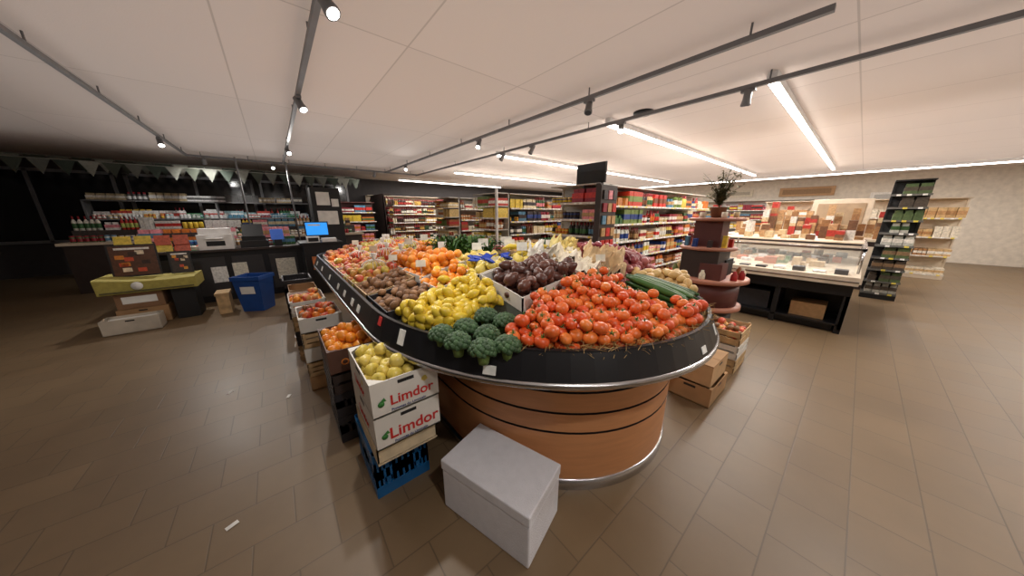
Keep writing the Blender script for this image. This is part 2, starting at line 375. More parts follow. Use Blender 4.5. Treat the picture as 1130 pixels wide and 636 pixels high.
# ------------------------------------------------------------ fruit templates
def prof_sphere(r,sq=1.,n=7,dim=0.):
    P=[]
    for i in range(n+1):
        a=-math.pi/2+math.pi*i/n; rr=max(.0012,r*math.cos(a)); z=r*sq*math.sin(a)
        if dim and i in (n,): z-=r*dim
        P.append((rr,z))
    return P
def rnd_rot(tilt=math.pi): return Euler((R.uniform(-tilt,tilt),R.uniform(-tilt,tilt),R.uniform(0,6.28))).to_matrix().to_4x4()
def lerp(a,b,t): return tuple(a[i]+(b[i]-a[i])*t for i in range(3))
def put(b,kind,p,sc=1.):
    M=Matrix.Translation(Vector(p))@rnd_rot(.6 if kind=='tomato' else 3.14)@Matrix.Scale(sc,4)
    if kind=='tomato':
        c=lerp((208,74,30),(228,126,54),R.random()); b.lathe(prof_sphere(.034,.84,8,.22),c,14,M)
        if R.random()<.7:
            for k in range(5):
                a=k*1.257+R.random()*.3; ca,sa=math.cos(a),math.sin(a)
                b.add([(-.003*sa,.003*ca,.024),(.003*sa,-.003*ca,.024),(.022*ca,.022*sa,.032)],[(0,1,2)],(70,110,40),0,False,M)
            b.cyl(M@Vector((0,0,.022)),M@Vector((.004,0,.04)),.0028*sc,(80,110,50),5)
    elif kind=='orange': b.lathe(prof_sphere(.038,.97),lerp((236,136,36),(244,160,54),R.random()),12,M)
    elif kind=='mandarin': b.lathe(prof_sphere(.03,.85),lerp((236,126,34),(240,146,54),R.random()),10,M)
    elif kind=='lemon':
        b.lathe([(.004,-.044),(.01,-.039),(.019,-.029),(.027,-.012),(.028,.008),(.021,.026),(.01,.038),(.005,.044)],lerp((218,186,46),(232,206,80),R.random()),12,M)
    elif kind in('apple_red','apple_yellow','apple_pink','apple_green'):
        A={'apple_red':((186,38,36),(226,130,60)),'apple_yellow':((228,204,104),(214,192,84)),'apple_pink':((214,84,66),(234,184,104)),'apple_green':((150,180,60),(190,200,90))}[kind]
        n=12; pr=[(.003,-.026),(.016,-.031),(.03,-.02),(.037,0),(.037,.012),(.028,.028),(.012,.03),(.003,.02)]
        ph=R.random()*6.28; cols=[]
        for i in range(len(pr)-1):
            for k in range(n):
                t=.5+.5*math.cos(2*math.pi*k/n-ph)+R.uniform(-.2,.2); cols.append(L(lerp(A[0],A[1],max(0,min(1,t)))))
        cols+=[L(A[1])]*2
        b.lathe(pr,A[0],n,M,cols=cols)
    elif kind=='avocado':
        b.lathe([(.004,-.045),(.02,-.04),(.033,-.02),(.034,.0),(.026,.025),(.014,.045),(.004,.052)],lerp((74,44,38),(108,68,56),R.random()),11,M)
    elif kind=='potato':
        M=M@Matrix.Diagonal((1,.85,1.3,1)); b.lathe(prof_sphere(.03,1.),lerp((206,166,104),(222,190,128),R.random()),10,M)
    elif kind=='brownpot':
        M=M@Matrix.Diagonal((1,.85,1.25,1)); b.lathe(prof_sphere(.028,1.),lerp((120,84,56),(160,118,80),R.random()),10,M)
    elif kind=='onion':
        b.lathe([(.002,-.034),(.016,-.031),(.034,-.012),(.036,.004),(.024,.025),(.007,.036),(.003,.052)],lerp((146,60,72),(176,104,100),R.random()),11,M)
    elif kind=='pear':
        b.lathe([(.003,-.045),(.026,-.038),(.036,-.015),(.033,.008),(.02,.03),(.014,.046),(.003,.053)],lerp((222,200,96),(232,210,120),R.random()),11,M)
    elif kind=='plum': b.lathe(prof_sphere(.024,1.05),lerp((70,30,60),(110,40,60),R.random()),9,M)
RAD=dict(tomato=.032,orange=.037,mandarin=.029,lemon=.028,apple_red=.035,apple_yellow=.035,apple_pink=.035,apple_green=.035,avocado=.034,potato=.032,brownpot=.03,onion=.034,pear=.036,plum=.024)
def pile(name,kind,inside,bb,layers=1,extra=.3,zoff=0.,parent=None,mound=0.,m=V_FRUIT,surf=bed):
    b=MB(); x0,x1,y0,y1=bb
    kk=kind if isinstance(kind,(list,tuple)) else [kind]; r=RAD[kk[0]]; dy=r*1.72
    for l in range(layers+1):
        y=y0+(l%2)*r*.9; row=0
        while y<y1:
            x=x0+(row%2)*r+(l%2)*r
            while x<x1:
                px=x+R.uniform(-.18,.18)*r; py=y+R.uniform(-.18,.18)*r
                if inside(px,py) and (l<layers or R.random()<extra):
                    cx,cy=(x0+x1)/2,(y0+y1)/2
                    mz=mound*max(0,1-((px-cx)/(x1-x0)*2)**2)*max(0,1-((py-cy)/(y1-y0)*2)**2)
                    z=surf(px,py)+r*.8+l*r*1.45+zoff+mz+R.uniform(-.1,.1)*r
                    put(b,R.choice(kk),(px,py,z),R.uniform(.88,1.1))
                x+=r*2.02
            y+=dy; row+=1
    return b.build(name,m,parent)
def inb(x,y,lim=.915): return rho(x,y)<lim
def rect(x0,x1,y0,y1,lim=.9): return lambda x,y: x0<=x<=x1 and y0<=y<=y1 and rho(x,y)<lim
def tray(name,x0,x1,y0,y1,h,material,parent,th=.008,surf=bed,slat=False):
    b=MB()
    def wall(ax,ay,bx,by):
        N=8; d=Vector((bx-ax,by-ay,0)).normalized(); n=Vector((-d.y,d.x,0))*th
        for s in range(N):
            p=[]
            for t in (s/N,(s+1)/N):
                x=ax+(bx-ax)*t; y=ay+(by-ay)*t; z=surf(x,y); p.append((x,y,z))
            (xa,ya,za),(xb,yb,zb)=p
            v=[(xa,ya,za),(xb,yb,zb),(xb+n.x,yb+n.y,zb),(xa+n.x,ya+n.y,za)]
            v+= [(q[0],q[1],q[2]+h) for q in v]
            b.add(v,[(0,3,2,1),(4,5,6,7),(0,1,5,4),(1,2,6,5),(2,3,7,6),(3,0,4,7)])
    wall(x0,y0,x1,y0); wall(x1,y0,x1,y1); wall(x1,y1,x0,y1); wall(x0,y1,x0,y0)
    return b.build(name,material,parent)
def tin(x,y):
    if not inb(x,y,.93): return False
    if y<.62:
        if x>1.95: return False
    elif x>1.68: return False
    if y>1.06: return False
    if x<.74 and y>.80: return False
    if x<.98 and y>.98: return False
    return True
pile('tomato_pile','tomato',tin,(.5,2.0,.38,1.08),2,.5)
b=MB()
for i in range(520):
    t=math.radians(R.uniform(216,295)); k=R.uniform(.9,.965)
    x=XC+A_*k*math.cos(t); y=YC+B_*k*math.sin(t); a=R.uniform(0,6.28); l=R.uniform(.03,.08)
    z=R.uniform(.96,1.0)
    pts=[(x+math.cos(a)*l*s,y+math.sin(a)*l*s,z+.015*math.sin(s*3)-.01*s) for s in (-.5,0,.5)]
    b.tube(pts,.0011,(190,156,96),3)
b.build('straw_bedding',V_MATTE)
b=MB()
for i in range(18):
    x=1.74+.04*(i%6)+R.uniform(-.01,.01); z0=(i//6)*.038
    y0=.62+R.uniform(-.02,.02); ln=.36; pts=[]
    for s in range(7):
        t=s/6; xx=x+.02*math.sin(t*3)+.06*(1-t); yy=y0+ln*t-.05
        pts.append((xx,yy,bed(xx,yy)+.045+z0))
    b.tube(pts,[.008,.02,.023,.024,.023,.02,.007],lerp((38,76,32),(66,104,48),R.random()),9)
b.build('cucumber_pile',V_FRUIT)
pile('potato_pile','potato',rect(1.98,2.5,.6,1.0,.9),(1.98,2.5,.5,1.0),2,.5,mound=.06)
pile('red_onion_pile','onion',rect(1.9,2.55,1.03,1.5),(1.9,2.55,1.03,1.5),3,.6,mound=.06)
nb=MB()
for (x,y) in ((2.05,1.15),(2.3,1.2)):
    z=bed(x,y)+.17
    for k in range(9):
        a=k*math.pi/9; pts=[(x+.14*math.cos(a)*math.cos(t),y+.14*math.sin(a)*math.cos(t),z+.06*math.sin(t)) for t in [j*math.pi/8 for j in range(9)]]
        nb.tube(pts,.002,(226,190,190),4)
nb.build('onion_nets',V_MATTE)
def broc(b,p,r,c):
    p=Vector(p); b.cyl(p+Vector((0,0,-r*.9)),p,r*.35,(120,150,80),8,r2=r*.5)
    for i in range(46):
        t=i/46; a=i*2.4; el=math.acos(1-t*1.05)
        d=Vector((math.sin(el)*math.cos(a),math.sin(el)*math.sin(a),math.cos(el)*.8))
        q=p+d*r*.78; rr=r*R.uniform(.2,.28)
        b.lathe(prof_sphere(rr,.9,5),lerp(c,(88,122,78),R.random()*.5),8,Matrix.Translation(q)@rnd_rot())
b=MB()
for (x,y) in ((.60,.92),(.70,.88),(.55,1.05),(.69,1.02),(.82,1.05),(.53,1.17),(.65,1.15),(.78,1.16)):
    broc(b,(x,y,bed(x,y)+.055),.066,(52,80,46))
b.build('broccoli_pile',V_VEG)
e=empty('avocado_crate'); tray('tray',1.0,1.55,1.12,1.54,.085,M_CARDW,e); pile('avocados','avocado',rect(1.03,1.53,1.15,1.51),(1.04,1.53,1.16,1.51),2,.4,parent=e)
pile('lemon_pile','lemon',rect(.42,.96,1.24,1.62,.9),(.42,.96,1.24,1.62),2,.4,mound=.0)
e=empty('pear_crate'); tray('tray',1.0,1.55,1.57,1.99,.08,M_CARDW,e); pile('pears','pear',rect(1.03,1.53,1.6,1.96),(1.04,1.53,1.61,1.96),1,.5,parent=e)
b=MB()
for i in range(14):
    x=R.uniform(1.03,1.45); y=R.uniform(1.62,1.9); M=rotM((x,y,bed(x,y)+.125),R.uniform(-.5,.5),R.uniform(-.5,.5),R.uniform(0,3)); b.box(-.035,.035,-.03,.03,-.004,.004,(20,60,170),0,M)
b.build('blue_wraps',V_MATTE,e)
def crumple(b,cx,cy,cz,sx,sy,sz,c,seed,n=22,tilt=(0,0,0)):
    v=[];f=[]; E=Euler(tilt).to_matrix()
    for i in range(n+1):
        for j in range(n+1):
            u=i/n-.5; w=j/n-.5
            z=sz*(noise.noise(Vector((u*4+seed,w*4,seed)))+.8*abs(noise.noise(Vector((u*10,w*10+seed,3)))))
            q=E@Vector((u*sx,w*sy,z)); v.append((cx+q.x,cy+q.y,cz+q.z))
    for i in range(n):
        for j in range(n): f.append((i*(n+1)+j,(i+1)*(n+1)+j,(i+1)*(n+1)+j+1,i*(n+1)+j+1))
    b.add(v,f,c,0,False)
b=MB()
crumple(b,1.7,1.32,1.2,.28,.4,.12,(240,230,208),1.3,tilt=(.35,.3,.3)); crumple(b,1.84,1.16,1.2,.24,.3,.12,(226,200,160),4.3,tilt=(.1,-.5,.8)); crumple(b,1.62,1.6,1.2,.22,.3,.12,(244,240,232),7.3,tilt=(.5,.2,-.4)); crumple(b,1.85,1.5,1.22,.24,.3,.14,(240,222,150),9.3,tilt=(.6,.0,-.2))
b.build('crumpled_paper_bags',V_MATTE)
b=MB()
for i in range(22):
    cx=1.75+R.uniform(-.12,.3); cy=1.9+R.uniform(-.15,.2); a=R.uniform(-.5,.5); z=bed(cx,cy)+.08+.03*(i//8)
    pts=[]
    for s in range(7):
        t=(s/6-.5); pts.append((cx+math.cos(a)*t*.18,cy+math.sin(a)*t*.18+.1*(t*t),z+.09*(.25-t*t)))
    b.tube(pts,[.006,.014,.017,.018,.017,.013,.005],lerp((226,196,50),(236,212,90),R.random()),7)
b.build('banana_bunches',V_FRUIT)
def stall(nm,kind,x0,x1,y0,y1,tm=None,layers=1,mound=.0,m=V_FRUIT):
    e=empty(nm)
    if tm: tray('tray',x0,x1,y0,y1,.06,tm,e)
    pile('contents',kind,rect(x0+.02,x1-.01,y0+.02,y1-.01,.93),(x0+.03,x1-.01,y0+.03,y1-.01),layers,.5,parent=e,mound=mound,m=m)
stall('potato_crate','brownpot',.42,.74,1.66,2.1,M_DARKP,1,m=V_VEG)
stall('mango_crate',['orange','lemon'],.76,1.14,1.68,2.02,M_CARDW)
stall('pear_tray','pear',1.16,1.55,2.02,2.4,M_CARDW)
stall('mixed_nuts_crate','brownpot',.42,.78,2.14,2.54,M_WOODL,1,m=V_VEG)
stall('orange_crate','orange',.8,1.14,2.04,2.5,M_CARDW,2)
stall('yellow_apple_crate',['apple_pink','apple_yellow'],.42,.8,2.56,3.0,M_WOODL,1)
stall('orange_crate',['orange','mandarin'],.82,1.2,2.52,3.0,M_CARDW,2)
stall('pink_apple_crate','apple_pink',.42,.8,3.02,3.42,M_CARDW,1)
stall('yellow_apple_crate',['apple_yellow','apple_yellow','apple_pink'],.82,1.2,3.02,3.42,M_CARDW,1)
stall('red_apple_crate',['apple_red','apple_pink','apple_yellow'],.42,.8,3.44,3.86,M_WOODL,1)
stall('pink_apple_crate',['apple_pink','apple_yellow'],.82,1.2,3.44,3.86,M_CARDW,1)
stall('mandarin_crate','mandarin',.42,.8,3.88,4.3,M_CARDW,1)
stall('yellow_apple_crate',['apple_pink','apple_yellow'],.82,1.2,3.88,4.3,M_CARDW,1)
stall('pink_apple_crate','apple_pink',.45,.8,4.32,4.74,M_CARDW,1)
stall('yellow_apple_crate','apple_yellow',.82,1.2,4.32,4.74,M_CARDW,1)
stall('red_apple_crate',['apple_red','apple_pink'],.7,1.2,4.76,5.15,M_CARDW,1)
stall('green_apple_crate','apple_green',1.22,1.7,2.96,3.4,M_CARDW,1)
stall('plum_crate','plum',1.22,1.7,3.42,3.84,M_CARDW,1)
stall('orange_crate','orange',1.22,1.7,3.86,4.3,M_CARDW,1)
stall('red_apple_crate',['apple_red','apple_pink'],1.22,1.7,4.32,4.74,M_CARDW,1)
stall('pear_tray','pear',1.22,1.7,4.76,5.2,M_CARDW,1)
stall('potato_crate','potato',2.0,2.6,2.15,2.7,M_WOODL,1)
stall('onion_crate','onion',1.75,2.6,2.72,3.3,M_WOODL,1)
stall('orange_crate','orange',1.75,2.6,3.32,3.9,M_CARDW,1)
stall('lemon_crate','lemon',1.75,2.6,3.92,4.6,M_CARDW,1)
def leaves(b,cx,cy,w,d,n,c1,c2,zf,h=.12):
    for i in range(n):
        x=cx+R.uniform(-w,w)/2; y=cy+R.uniform(-d,d)/2; a=R.uniform(0,6.28); z=zf(x,y)+R.uniform(0,h*.6); l=R.uniform(.08,.15); wd=R.uniform(.012,.026)
        up=R.uniform(.2,1.)*h
        v=[];f=[]
        for s in range(5):
            t=s/4; ww=wd*math.sin(math.pi*(.12+.85*t)); px=x+math.cos(a)*l*t; py=y+math.sin(a)*l*t; pz=z+up*math.sin(t*2.2)
            v+=[(px-math.sin(a)*ww,py+math.cos(a)*ww,pz+.006),(px,py,pz-.004),(px+math.sin(a)*ww,py-math.cos(a)*ww,pz+.006)]
        for s in range(4):
            o=s*3; f+=[(o,o+1,o+4,o+3),(o+1,o+2,o+5,o+4)]
        b.add(v,f,lerp(c1,c2,R.random()),0,True)
b=MB(); leaves(b,1.5,2.66,.5,.5,380,(48,90,38),(100,142,64),bed,.17)
b.build('leafy_herb_bunches',V_VEG)
e=empty('netted_apple_bags')
NB=((.92,2.85),(.65,2.8),(.9,3.25),(1.3,3.6),(1.0,3.75),(1.15,4.1),(.7,3.6))
nb=MB()
for i,(x,y) in enumerate(NB):
    for k in range(9):
        put(nb,['apple_pink','apple_yellow'][i%2],(x+R.uniform(-.07,.07),y+R.uniform(-.07,.07),bed(x,y)+.1+R.uniform(0,.03)))
nb.build('apples',V_FRUIT,e)
nb=MB()
for i,(x,y) in enumerate(NB):
    z=bed(x,y)+.1
    for k in range(10):
        a=k*math.pi/10; pts=[(x+.11*math.cos(a)*math.cos(t),y+.11*math.sin(a)*math.cos(t),z+.075*math.sin(t)) for t in [j*math.pi/8 for j in range(9)]]
        nb.tube(pts,.0026,(240,236,230),4)
    nb.cyl((x,y,z+.07),(x+.01,y,z+.13),.012,(240,236,230),6,r2=.03)
nb.build('nets',V_MATTE,e)
b=MB()
for (x,y,w,h,c) in ((.78,2.0,.07,.05,(240,236,220)),(1.2,2.5,.08,.06,(240,240,236)),(.8,3.4,.08,.06,(238,232,210)),(1.2,3.4,.09,.07,(240,240,236)),(1.7,2.1,.1,.07,(240,238,230)),(1.7,1.1,.07,.05,(240,238,220)),(.8,4.3,.08,.06,(240,236,220)),(1.9,1.75,.1,.07,(240,240,236)),(1.55,1.75,.09,.07,(240,240,236)),(1.3,2.05,.08,.06,(240,240,230)),(1.6,2.4,.1,.08,(242,240,236)),(1.9,2.4,.12,.09,(242,240,236)),(1.2,4.3,.1,.08,(240,240,236)),(1.6,3.9,.1,.08,(240,240,230)),(1.5,3.0,.1,.08,(240,240,236)),(.75,2.55,.07,.05,(240,236,220))):
    z=bed(x,y)+.12; b.cyl((x,y,z-.08),(x,y,z+.04),.002,(200,200,200),5)
    M=rotM((x,y,z+.06),-.2,0,-.5); b.box(-w/2,w/2,-.001,.001,-h/2,h/2,c,0,M)
b.build('price_cards',V_MATTE)

# ------------------------------------------------------------ white foam box
b=MB()
ln,wd,h=.53,.315,.31
b.box(-wd/2,wd/2,-ln/2,ln/2,0,.245); b.box(-wd/2-.004,wd/2+.004,-ln/2-.004,ln/2+.004,.25,h); b.box(-wd/2+.01,wd/2-.01,-ln/2+.01,ln/2-.01,.24,.255)
o=b.build('polystyrene_box',M_FOAM,bevel=.008); o.location=(.70,.945,0); o.rotation_euler=(0,0,math.radians(17))

# ------------------------------------------------------------ crates beside island
def flatsurf(z): return lambda x,y: z
def carton(name,x0,x1,y0,y1,z0,z1,m,par,th=.006,ho=True):
    b=MB(); b.box(x0,x1,y0,y1,z0,z0+.008)
    b.box(x0,x0+th,y0,y1,z0,z1); b.box(x1-th,x1,y0,y1,z0,z1); b.box(x0+th,x1-th,y0,y0+th,z0,z1); b.box(x0+th,x1-th,y1-th,y1,z0,z1)
    for cx,cy in ((x0,y0),(x1,y0),(x0,y1),(x1,y1)):
        sx=1 if cx==x0 else -1; sy=1 if cy==y0 else -1
        b.add([(cx,cy,z1+.001),(cx+sx*.07,cy,z1+.001),(cx,cy+sy*.07,z1+.001)],[(0,1,2) if sx*sy>0 else (0,2,1)])
    if ho:
        xm=(x0+x1)/2; zz=z1-.028; b.box(xm-.04,xm+.04,y0-.001,y0+.001,zz-.009,zz+.009,mi=1)
        ym=(y0+y1)/2; b.box(x0-.001,x0+.001,ym-.045,ym+.045,zz-.01,zz+.01,mi=1)
    return b.build(name,[m,M_BLACKM],par)
def slatcrate(name,x0,x1,y0,y1,z0,z1,m,par,ns=3):
    b=MB(); h=(z1-z0); sh=h/ns*.72
    b.box(x0,x1,y0,y1,z0,z0+.008)
    for i in range(ns):
        za=z0+h*(i+.14)/ns; zb=za+sh
        b.box(x0,x1,y0,y0+.007,za,zb); b.box(x0,x1,y1-.007,y1,za,zb); b.box(x0,x0+.007,y0,y1,za,zb); b.box(x1-.007,x1,y0,y1,za,zb)
    for cx,cy in ((x0+.008,y0+.008),(x1-.03,y0+.008),(x0+.008,y1-.03),(x1-.03,y1-.03)): b.box(cx,cx+.022,cy,cy+.022,z0,z1+.004)
    return b.build(name,m,par)
def plasticcrate(name,x0,x1,y0,y1,z0,z1,m,par):
    b=MB(); t=.012; b.box(x0,x1,y0,y1,z0,z0+.012)
    for (a,c,axis,fix) in ((x0,x1,'x',y0),(x0,x1,'x',y1-t),(y0,y1,'y',x0),(y0,y1,'y',x1-t)):
        def bx(u0,u1,za,zb,e=0):
            if axis=='x': b.box(u0,u1,fix-e,fix+t+e,za,zb)
            else: b.box(fix-e,fix+t+e,u0,u1,za,zb)
        bx(a,c,z0,z0+.07,.002); bx(a,c,z1-.05,z1,.004); bx(a,a+.035,z0,z1); bx(c-.035,c,z0,z1); bx(a,c,(z0+z1)/2-.03,(z0+z1)/2+.03)
        mid=(a+c)/2; bx(mid-.06,mid+.06,z0+.05,z1-.08)
        n=9
        for i in range(1,n): 
            u=a+(c-a)*i/n; bx(u-.011,u+.011,z0,z1-.04)
    return b.build(name,m,par)
def text(s,size,loc,rot,m,par,name='lettering',sp=1.):
    c=bpy.data.curves.new(name,'FONT'); c.body=s; c.size=size; c.align_x='CENTER'; c.align_y='CENTER'; c.extrude=.0005; c.offset=size*.018; c.space_character=sp
    o=bpy.data.objects.new(name,c); col.objects.link(o); o.location=loc; o.rotation_euler=rot; c.materials.append(m); o.parent=par; return o
st=empty('apple_crate_stack')
plasticcrate('blue_crate',.20,.50,1.42,1.84,0,.29,M_BLUE,st)
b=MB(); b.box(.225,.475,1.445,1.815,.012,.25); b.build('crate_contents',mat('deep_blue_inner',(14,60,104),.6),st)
slatcrate('wood_crate',.21,.53,1.33,1.80,.292,.41,mat('pale_wood',(214,196,164),.7,0,.12,14),st,1)
carton('carton_lower',.21,.54,1.29,1.77,.416,.60,M_CARDW,st)
carton('carton_upper',.21,.54,1.28,1.76,.605,.79,M_CARDW,st)
M_BLP=mat('blue_print',(40,60,120),.6)
for zc,sz in ((.485,.088),(.675,.075)):
    yy=1.287 if zc<.6 else 1.277
    text('Limdor',sz,(.40,yy,zc),(math.pi/2,0,0),M_RED,st)
    text('Pommes du Limousin',.02,(.38,yy,zc-.05),(math.pi/2,0,0),M_BLP,st)
    text('Limdor',.07,(.207,1.52,zc+.0),(math.pi/2,0,-math.pi/2),M_RED,st)
    b=MB(); b.lathe([(.015,0),(.015,.002)],(0,0,0),12,rotM((.25,yy,zc),math.pi/2)); b.add([(.24,yy-.002,zc+.012),(.275,yy-.002,zc+.012),(.265,yy-.002,zc+.032)],[(0,1,2)])
    b.build('apple_logo',M_GREEN,st)
pile('yellow_apples','apple_yellow',lambda x,y:True,(.25,.51,1.32,1.74),1,.0,parent=st,surf=flatsurf(.70))
pile('yellow_apples_top','apple_yellow',lambda x,y:x<.44,(.27,.49,1.34,1.72),1,.15,parent=st,surf=flatsurf(.745))
st=empty('orange_crate_stack')
plasticcrate('dark_crate_low',.12,.48,2.0,2.5,0,.2,M_DARKP,st)
plasticcrate('dark_crate_mid',.12,.47,2.0,2.5,.203,.38,M_DARKP,st)
slatcrate('wood_crate',.12,.47,1.99,2.48,.385,.53,M_DKBR,st,2)
carton('carton',.12,.46,1.98,2.48,.536,.70,mat('brown_printed_carton',(92,60,46),.6),st)
pile('oranges','orange',lambda x,y:x<.44,(.16,.44,2.03,2.44),1,.5,parent=st,surf=flatsurf(.65))
text('Oranges',.06,(.29,1.977,.61),(math.pi/2,0,0),mat('orange_print',(220,130,50),.6),st)
st=empty('mandarin_crate_stack')
for i in range(5):
    (slatcrate if i%2 else carton)('crate',.02,.34,2.85,3.3,i*.138,i*.138+.132,[M_CARD,M_WOODL,M_CARDW,M_WOODL,M_CARDW][i],st)
pile('mandarins',['mandarin','brownpot','apple_red'],lambda x,y:x<.3,(.06,.3,2.89,3.26),1,.4,parent=st,surf=flatsurf(.62))
st=empty('vegetable_crate_stack')
for i in range(4):
    slatcrate('crate',-.02,.3,3.6,4.1,i*.166,i*.166+.16,[M_WOODL,M_DARKP,M_WOODL,M_CARDW][i],st)
pile('oranges',['orange','apple_pink'],lambda x,y:True,(.02,.27,3.64,4.06),1,.4,parent=st,surf=flatsurf(.58))
st=empty('carton_stack')
for i in range(3): carton('carton',.0,.3,4.45,4.9,i*.2,i*.2+.195,[M_CARD,M_CARDW,M_CARD][i],st)
st=empty('dark_crate_stack'); plasticcrate('crate',-.05,.3,5.2,5.7,0,.3,M_DARKP,st); plasticcrate('crate',-.05,.3,5.2,5.7,.303,.6,M_DARKP,st)
st=empty('cardboard_box_stack')
carton('carton_low',2.50,2.93,.50,.82,0,.17,M_CARD,st); carton('carton_up',2.51,2.91,.52,.82,.175,.36,mat('kraft_light',(196,160,118),.8),st)
b=MB(); b.box(2.51,2.91,.52,.82,.36,.368); b.box(2.68,2.74,.519,.821,.362,.37); b.build('lid',M_CARD,st)
st=empty('wooden_crate_stack')
for i in range(3): slatcrate('crate',3.28,3.68,.52,.86,i*.15,i*.15+.145,[M_WOODL,M_CARDW,M_WOODL][i],st,2)
pile('red_apples',['brownpot','apple_pink'],lambda x,y:True,(3.33,3.65,.57,.83),1,.2,parent=st,surf=flatsurf(.36))

# ------------------------------------------------------------ grocery shelving
PAL=[(206,48,40),(228,196,60),(240,236,226),(60,110,60),(40,70,140),(214,120,40),(120,70,40),(150,30,50),(236,220,180),(90,140,170),(200,160,110),(60,50,50),(240,150,160)]
WARM=[(210,180,120),(200,60,40),(236,226,200),(190,120,60),(150,90,50),(230,200,90),(120,140,70),(240,240,230),(170,40,40)]
WINE=[(56,42,34),(44,66,40),(84,34,34),(120,80,40),(200,160,80),(70,54,44),(170,50,46),(224,214,186),(230,226,210)]
def fill(b,F,length,z,maxh,depth,pal,kind='mix',dens=1.):
    a=.01
    while a<length-.05:
        k=kind if kind!='mix' else R.choice(['box','box','bag','bottle','jar'])
        w={'box':R.uniform(.06,.15),'bag':R.uniform(.09,.15),'bottle':R.uniform(.06,.085),'jar':R.uniform(.06,.09)}[k]
        h=min(maxh,{'box':R.uniform(.12,.26),'bag':R.uniform(.14,.24),'bottle':R.uniform(.22,.31),'jar':R.uniform(.09,.15)}[k])
        c1=R.choice(pal); c2=R.choice(pal+[(245,240,230)]); 
        for i in range(R.randint(2,5)):
            if a+w>length-.01: break
            if R.random()<.04: a+=w; continue
            d0=.0; d1=depth-R.uniform(.01,.05)
            if k in('box','bag'):
                b.fbox(F,a+.003,a+w-.003,d0,d1,z,z+h*.3,c1); b.fbox(F,a+.003,a+w-.003,d0,d1+.001,z+h*.3,z+h*.68,c2); 
                if k=='box': b.fbox(F,a+.003,a+w-.003,d0,d1,z+h*.68,z+h,c1)
                else: b.fbox(F,a+.012,a+w-.012,d0+.03*depth,d1-.03,z+h*.68,z+h,c1)
            else:
                o,d,n=F; nb_=2 if depth>.25 else 1
                for q in range(nb_):
                    dd=d1-w/2-q*w*1.05; cx=o[0]+d[0]*(a+w/2)+n[0]*dd; cy=o[1]+d[1]*(a+w/2)+n[1]*dd; r=w*.46
                    M=Matrix.Translation((cx,cy,z))
                    if k=='bottle': pr=[(r,0),(r,h*.15),(r*1.01,h*.16),(r*1.01,h*.5),(r,h*.51),(r,h*.6),(r*.35,h*.78),(r*.35,h)]
                    else: pr=[(r,0),(r,h*.12),(r*1.01,h*.14),(r*1.01,h*.6),(r,h*.62),(r,h*.78),(r*.95,h*.8),(r*.95,h)]
                    n8=8; cols=[]
                    for s in range(len(pr)-1): cols+= [L(c2 if s in(2,) else ((c2 if k=='jar' else (150,30,40)) if s==len(pr)-2 else c1))]*n8
                    cols+=[L(c1)]*2
                    b.lathe(pr,c1,n8,M,cols=cols)
            a+=w
        a+=R.uniform(0,.03)
def shelf_run(par,F,length,depth,h,nlev,pal,kind,frame=M_GREYSH,rail=(226,220,210),z0=.12):
    b=MB()
    b.fbox(F,0,length,0,.03,0,h,(0,0,0))
    b.fbox(F,0,length,.03,depth,0,z0-.02,(0,0,0))
    nn=max(1,round(length/1.25))
    for a in [length*i/nn for i in range(nn+1)]:
        aa=min(a,length-.03); b.fbox(F,aa,aa+.03,0,.05,0,h+.02,(0,0,0))
    lv=[z0+(h-z0)*i/nlev for i in range(nlev)]
    for z in lv: b.fbox(F,0,length,.03,depth,z-.02,z,(0,0,0))
    b.fbox(F,0,length,0,depth*.9,h,h+.02,(0,0,0))
    b.build('frame',frame,par)
    r=MB()
    for z in lv:
        r.fbox(F,0,length,depth,depth+.006,z-.03,z+.003,rail)
        a=.05
        while a<length-.1:
            r.fbox(F,a,a+.05,depth+.006,depth+.008,z-.03,z,R.choice([(255,255,255),(240,220,90),(250,250,245)])); a+=R.uniform(.09,.25)
    r.build('price_rails',V_MATTE,par)
    g=MB(); step=(h-z0)/nlev
    for z in lv: fill(g,((F[0][0]+F[2][0]*.03,F[0][1]+F[2][1]*.03),F[1],F[2]),length,z+.001,step-.05,depth-.03,pal,kind)
    g.build('groceries',V_PACK,par)
def gondola(x0,x1,y0,y1,h,pal,kind='mix',endpal=WARM,endkind='mix',nlev=5):
    e=empty('grocery_gondola'); ym=(y0+y1)/2; dp=(y1-y0)/2
    shelf_run(e,((x0+.42,ym),(1,0),(0,-1)),x1-x0-.42,dp,h,nlev,pal,kind)
    shelf_run(e,((x1,ym),(-1,0),(0,1)),x1-x0-.42,dp,h,nlev,pal,kind)
    shelf_run(e,((x0+.40,y0),(0,1),(-1,0)),y1-y0,.40,h,nlev+1,endpal,endkind)
    return e
g1=gondola(3.95,9.2,2.72,3.72,2.0,WARM+PAL,endpal=PAL,nlev=6)
g2=gondola(3.95,9.2,5.35,6.4,2.0,PAL,nlev=6)
g3=gondola(3.95,9.2,7.7,8.7,2.0,WARM,nlev=6)
b=MB(); b.box(4.0,4.03,2.62,3.16,2.02,2.32); b.box(4.0,4.03,2.66,2.69,1.95,2.05); b.box(4.0,4.03,2.99,3.02,1.95,2.05); 
b.build('sign_board',M_BLACKM,g1)
b=MB(); b.box(3.90,3.945,2.62,2.70,0,2.0); b.box(3.90,4.34,2.60,2.62,0,1.98,mi=0); b.build('side_panel',M_DKBR,g1)
b=MB()
for i in range(9):
    for j in range(3):
        x=3.95+j*.13; z=.25+i*.19; b.box(x,x+.1,2.575,2.598,z,z+.13,R.choice(PAL))
b.build('clip_strip_goods',V_PACK,g1)
b=MB(); b.box(3.90,3.94,5.27,5.33,0,2.1); b.build('white_upright',M_WHITE,g2)
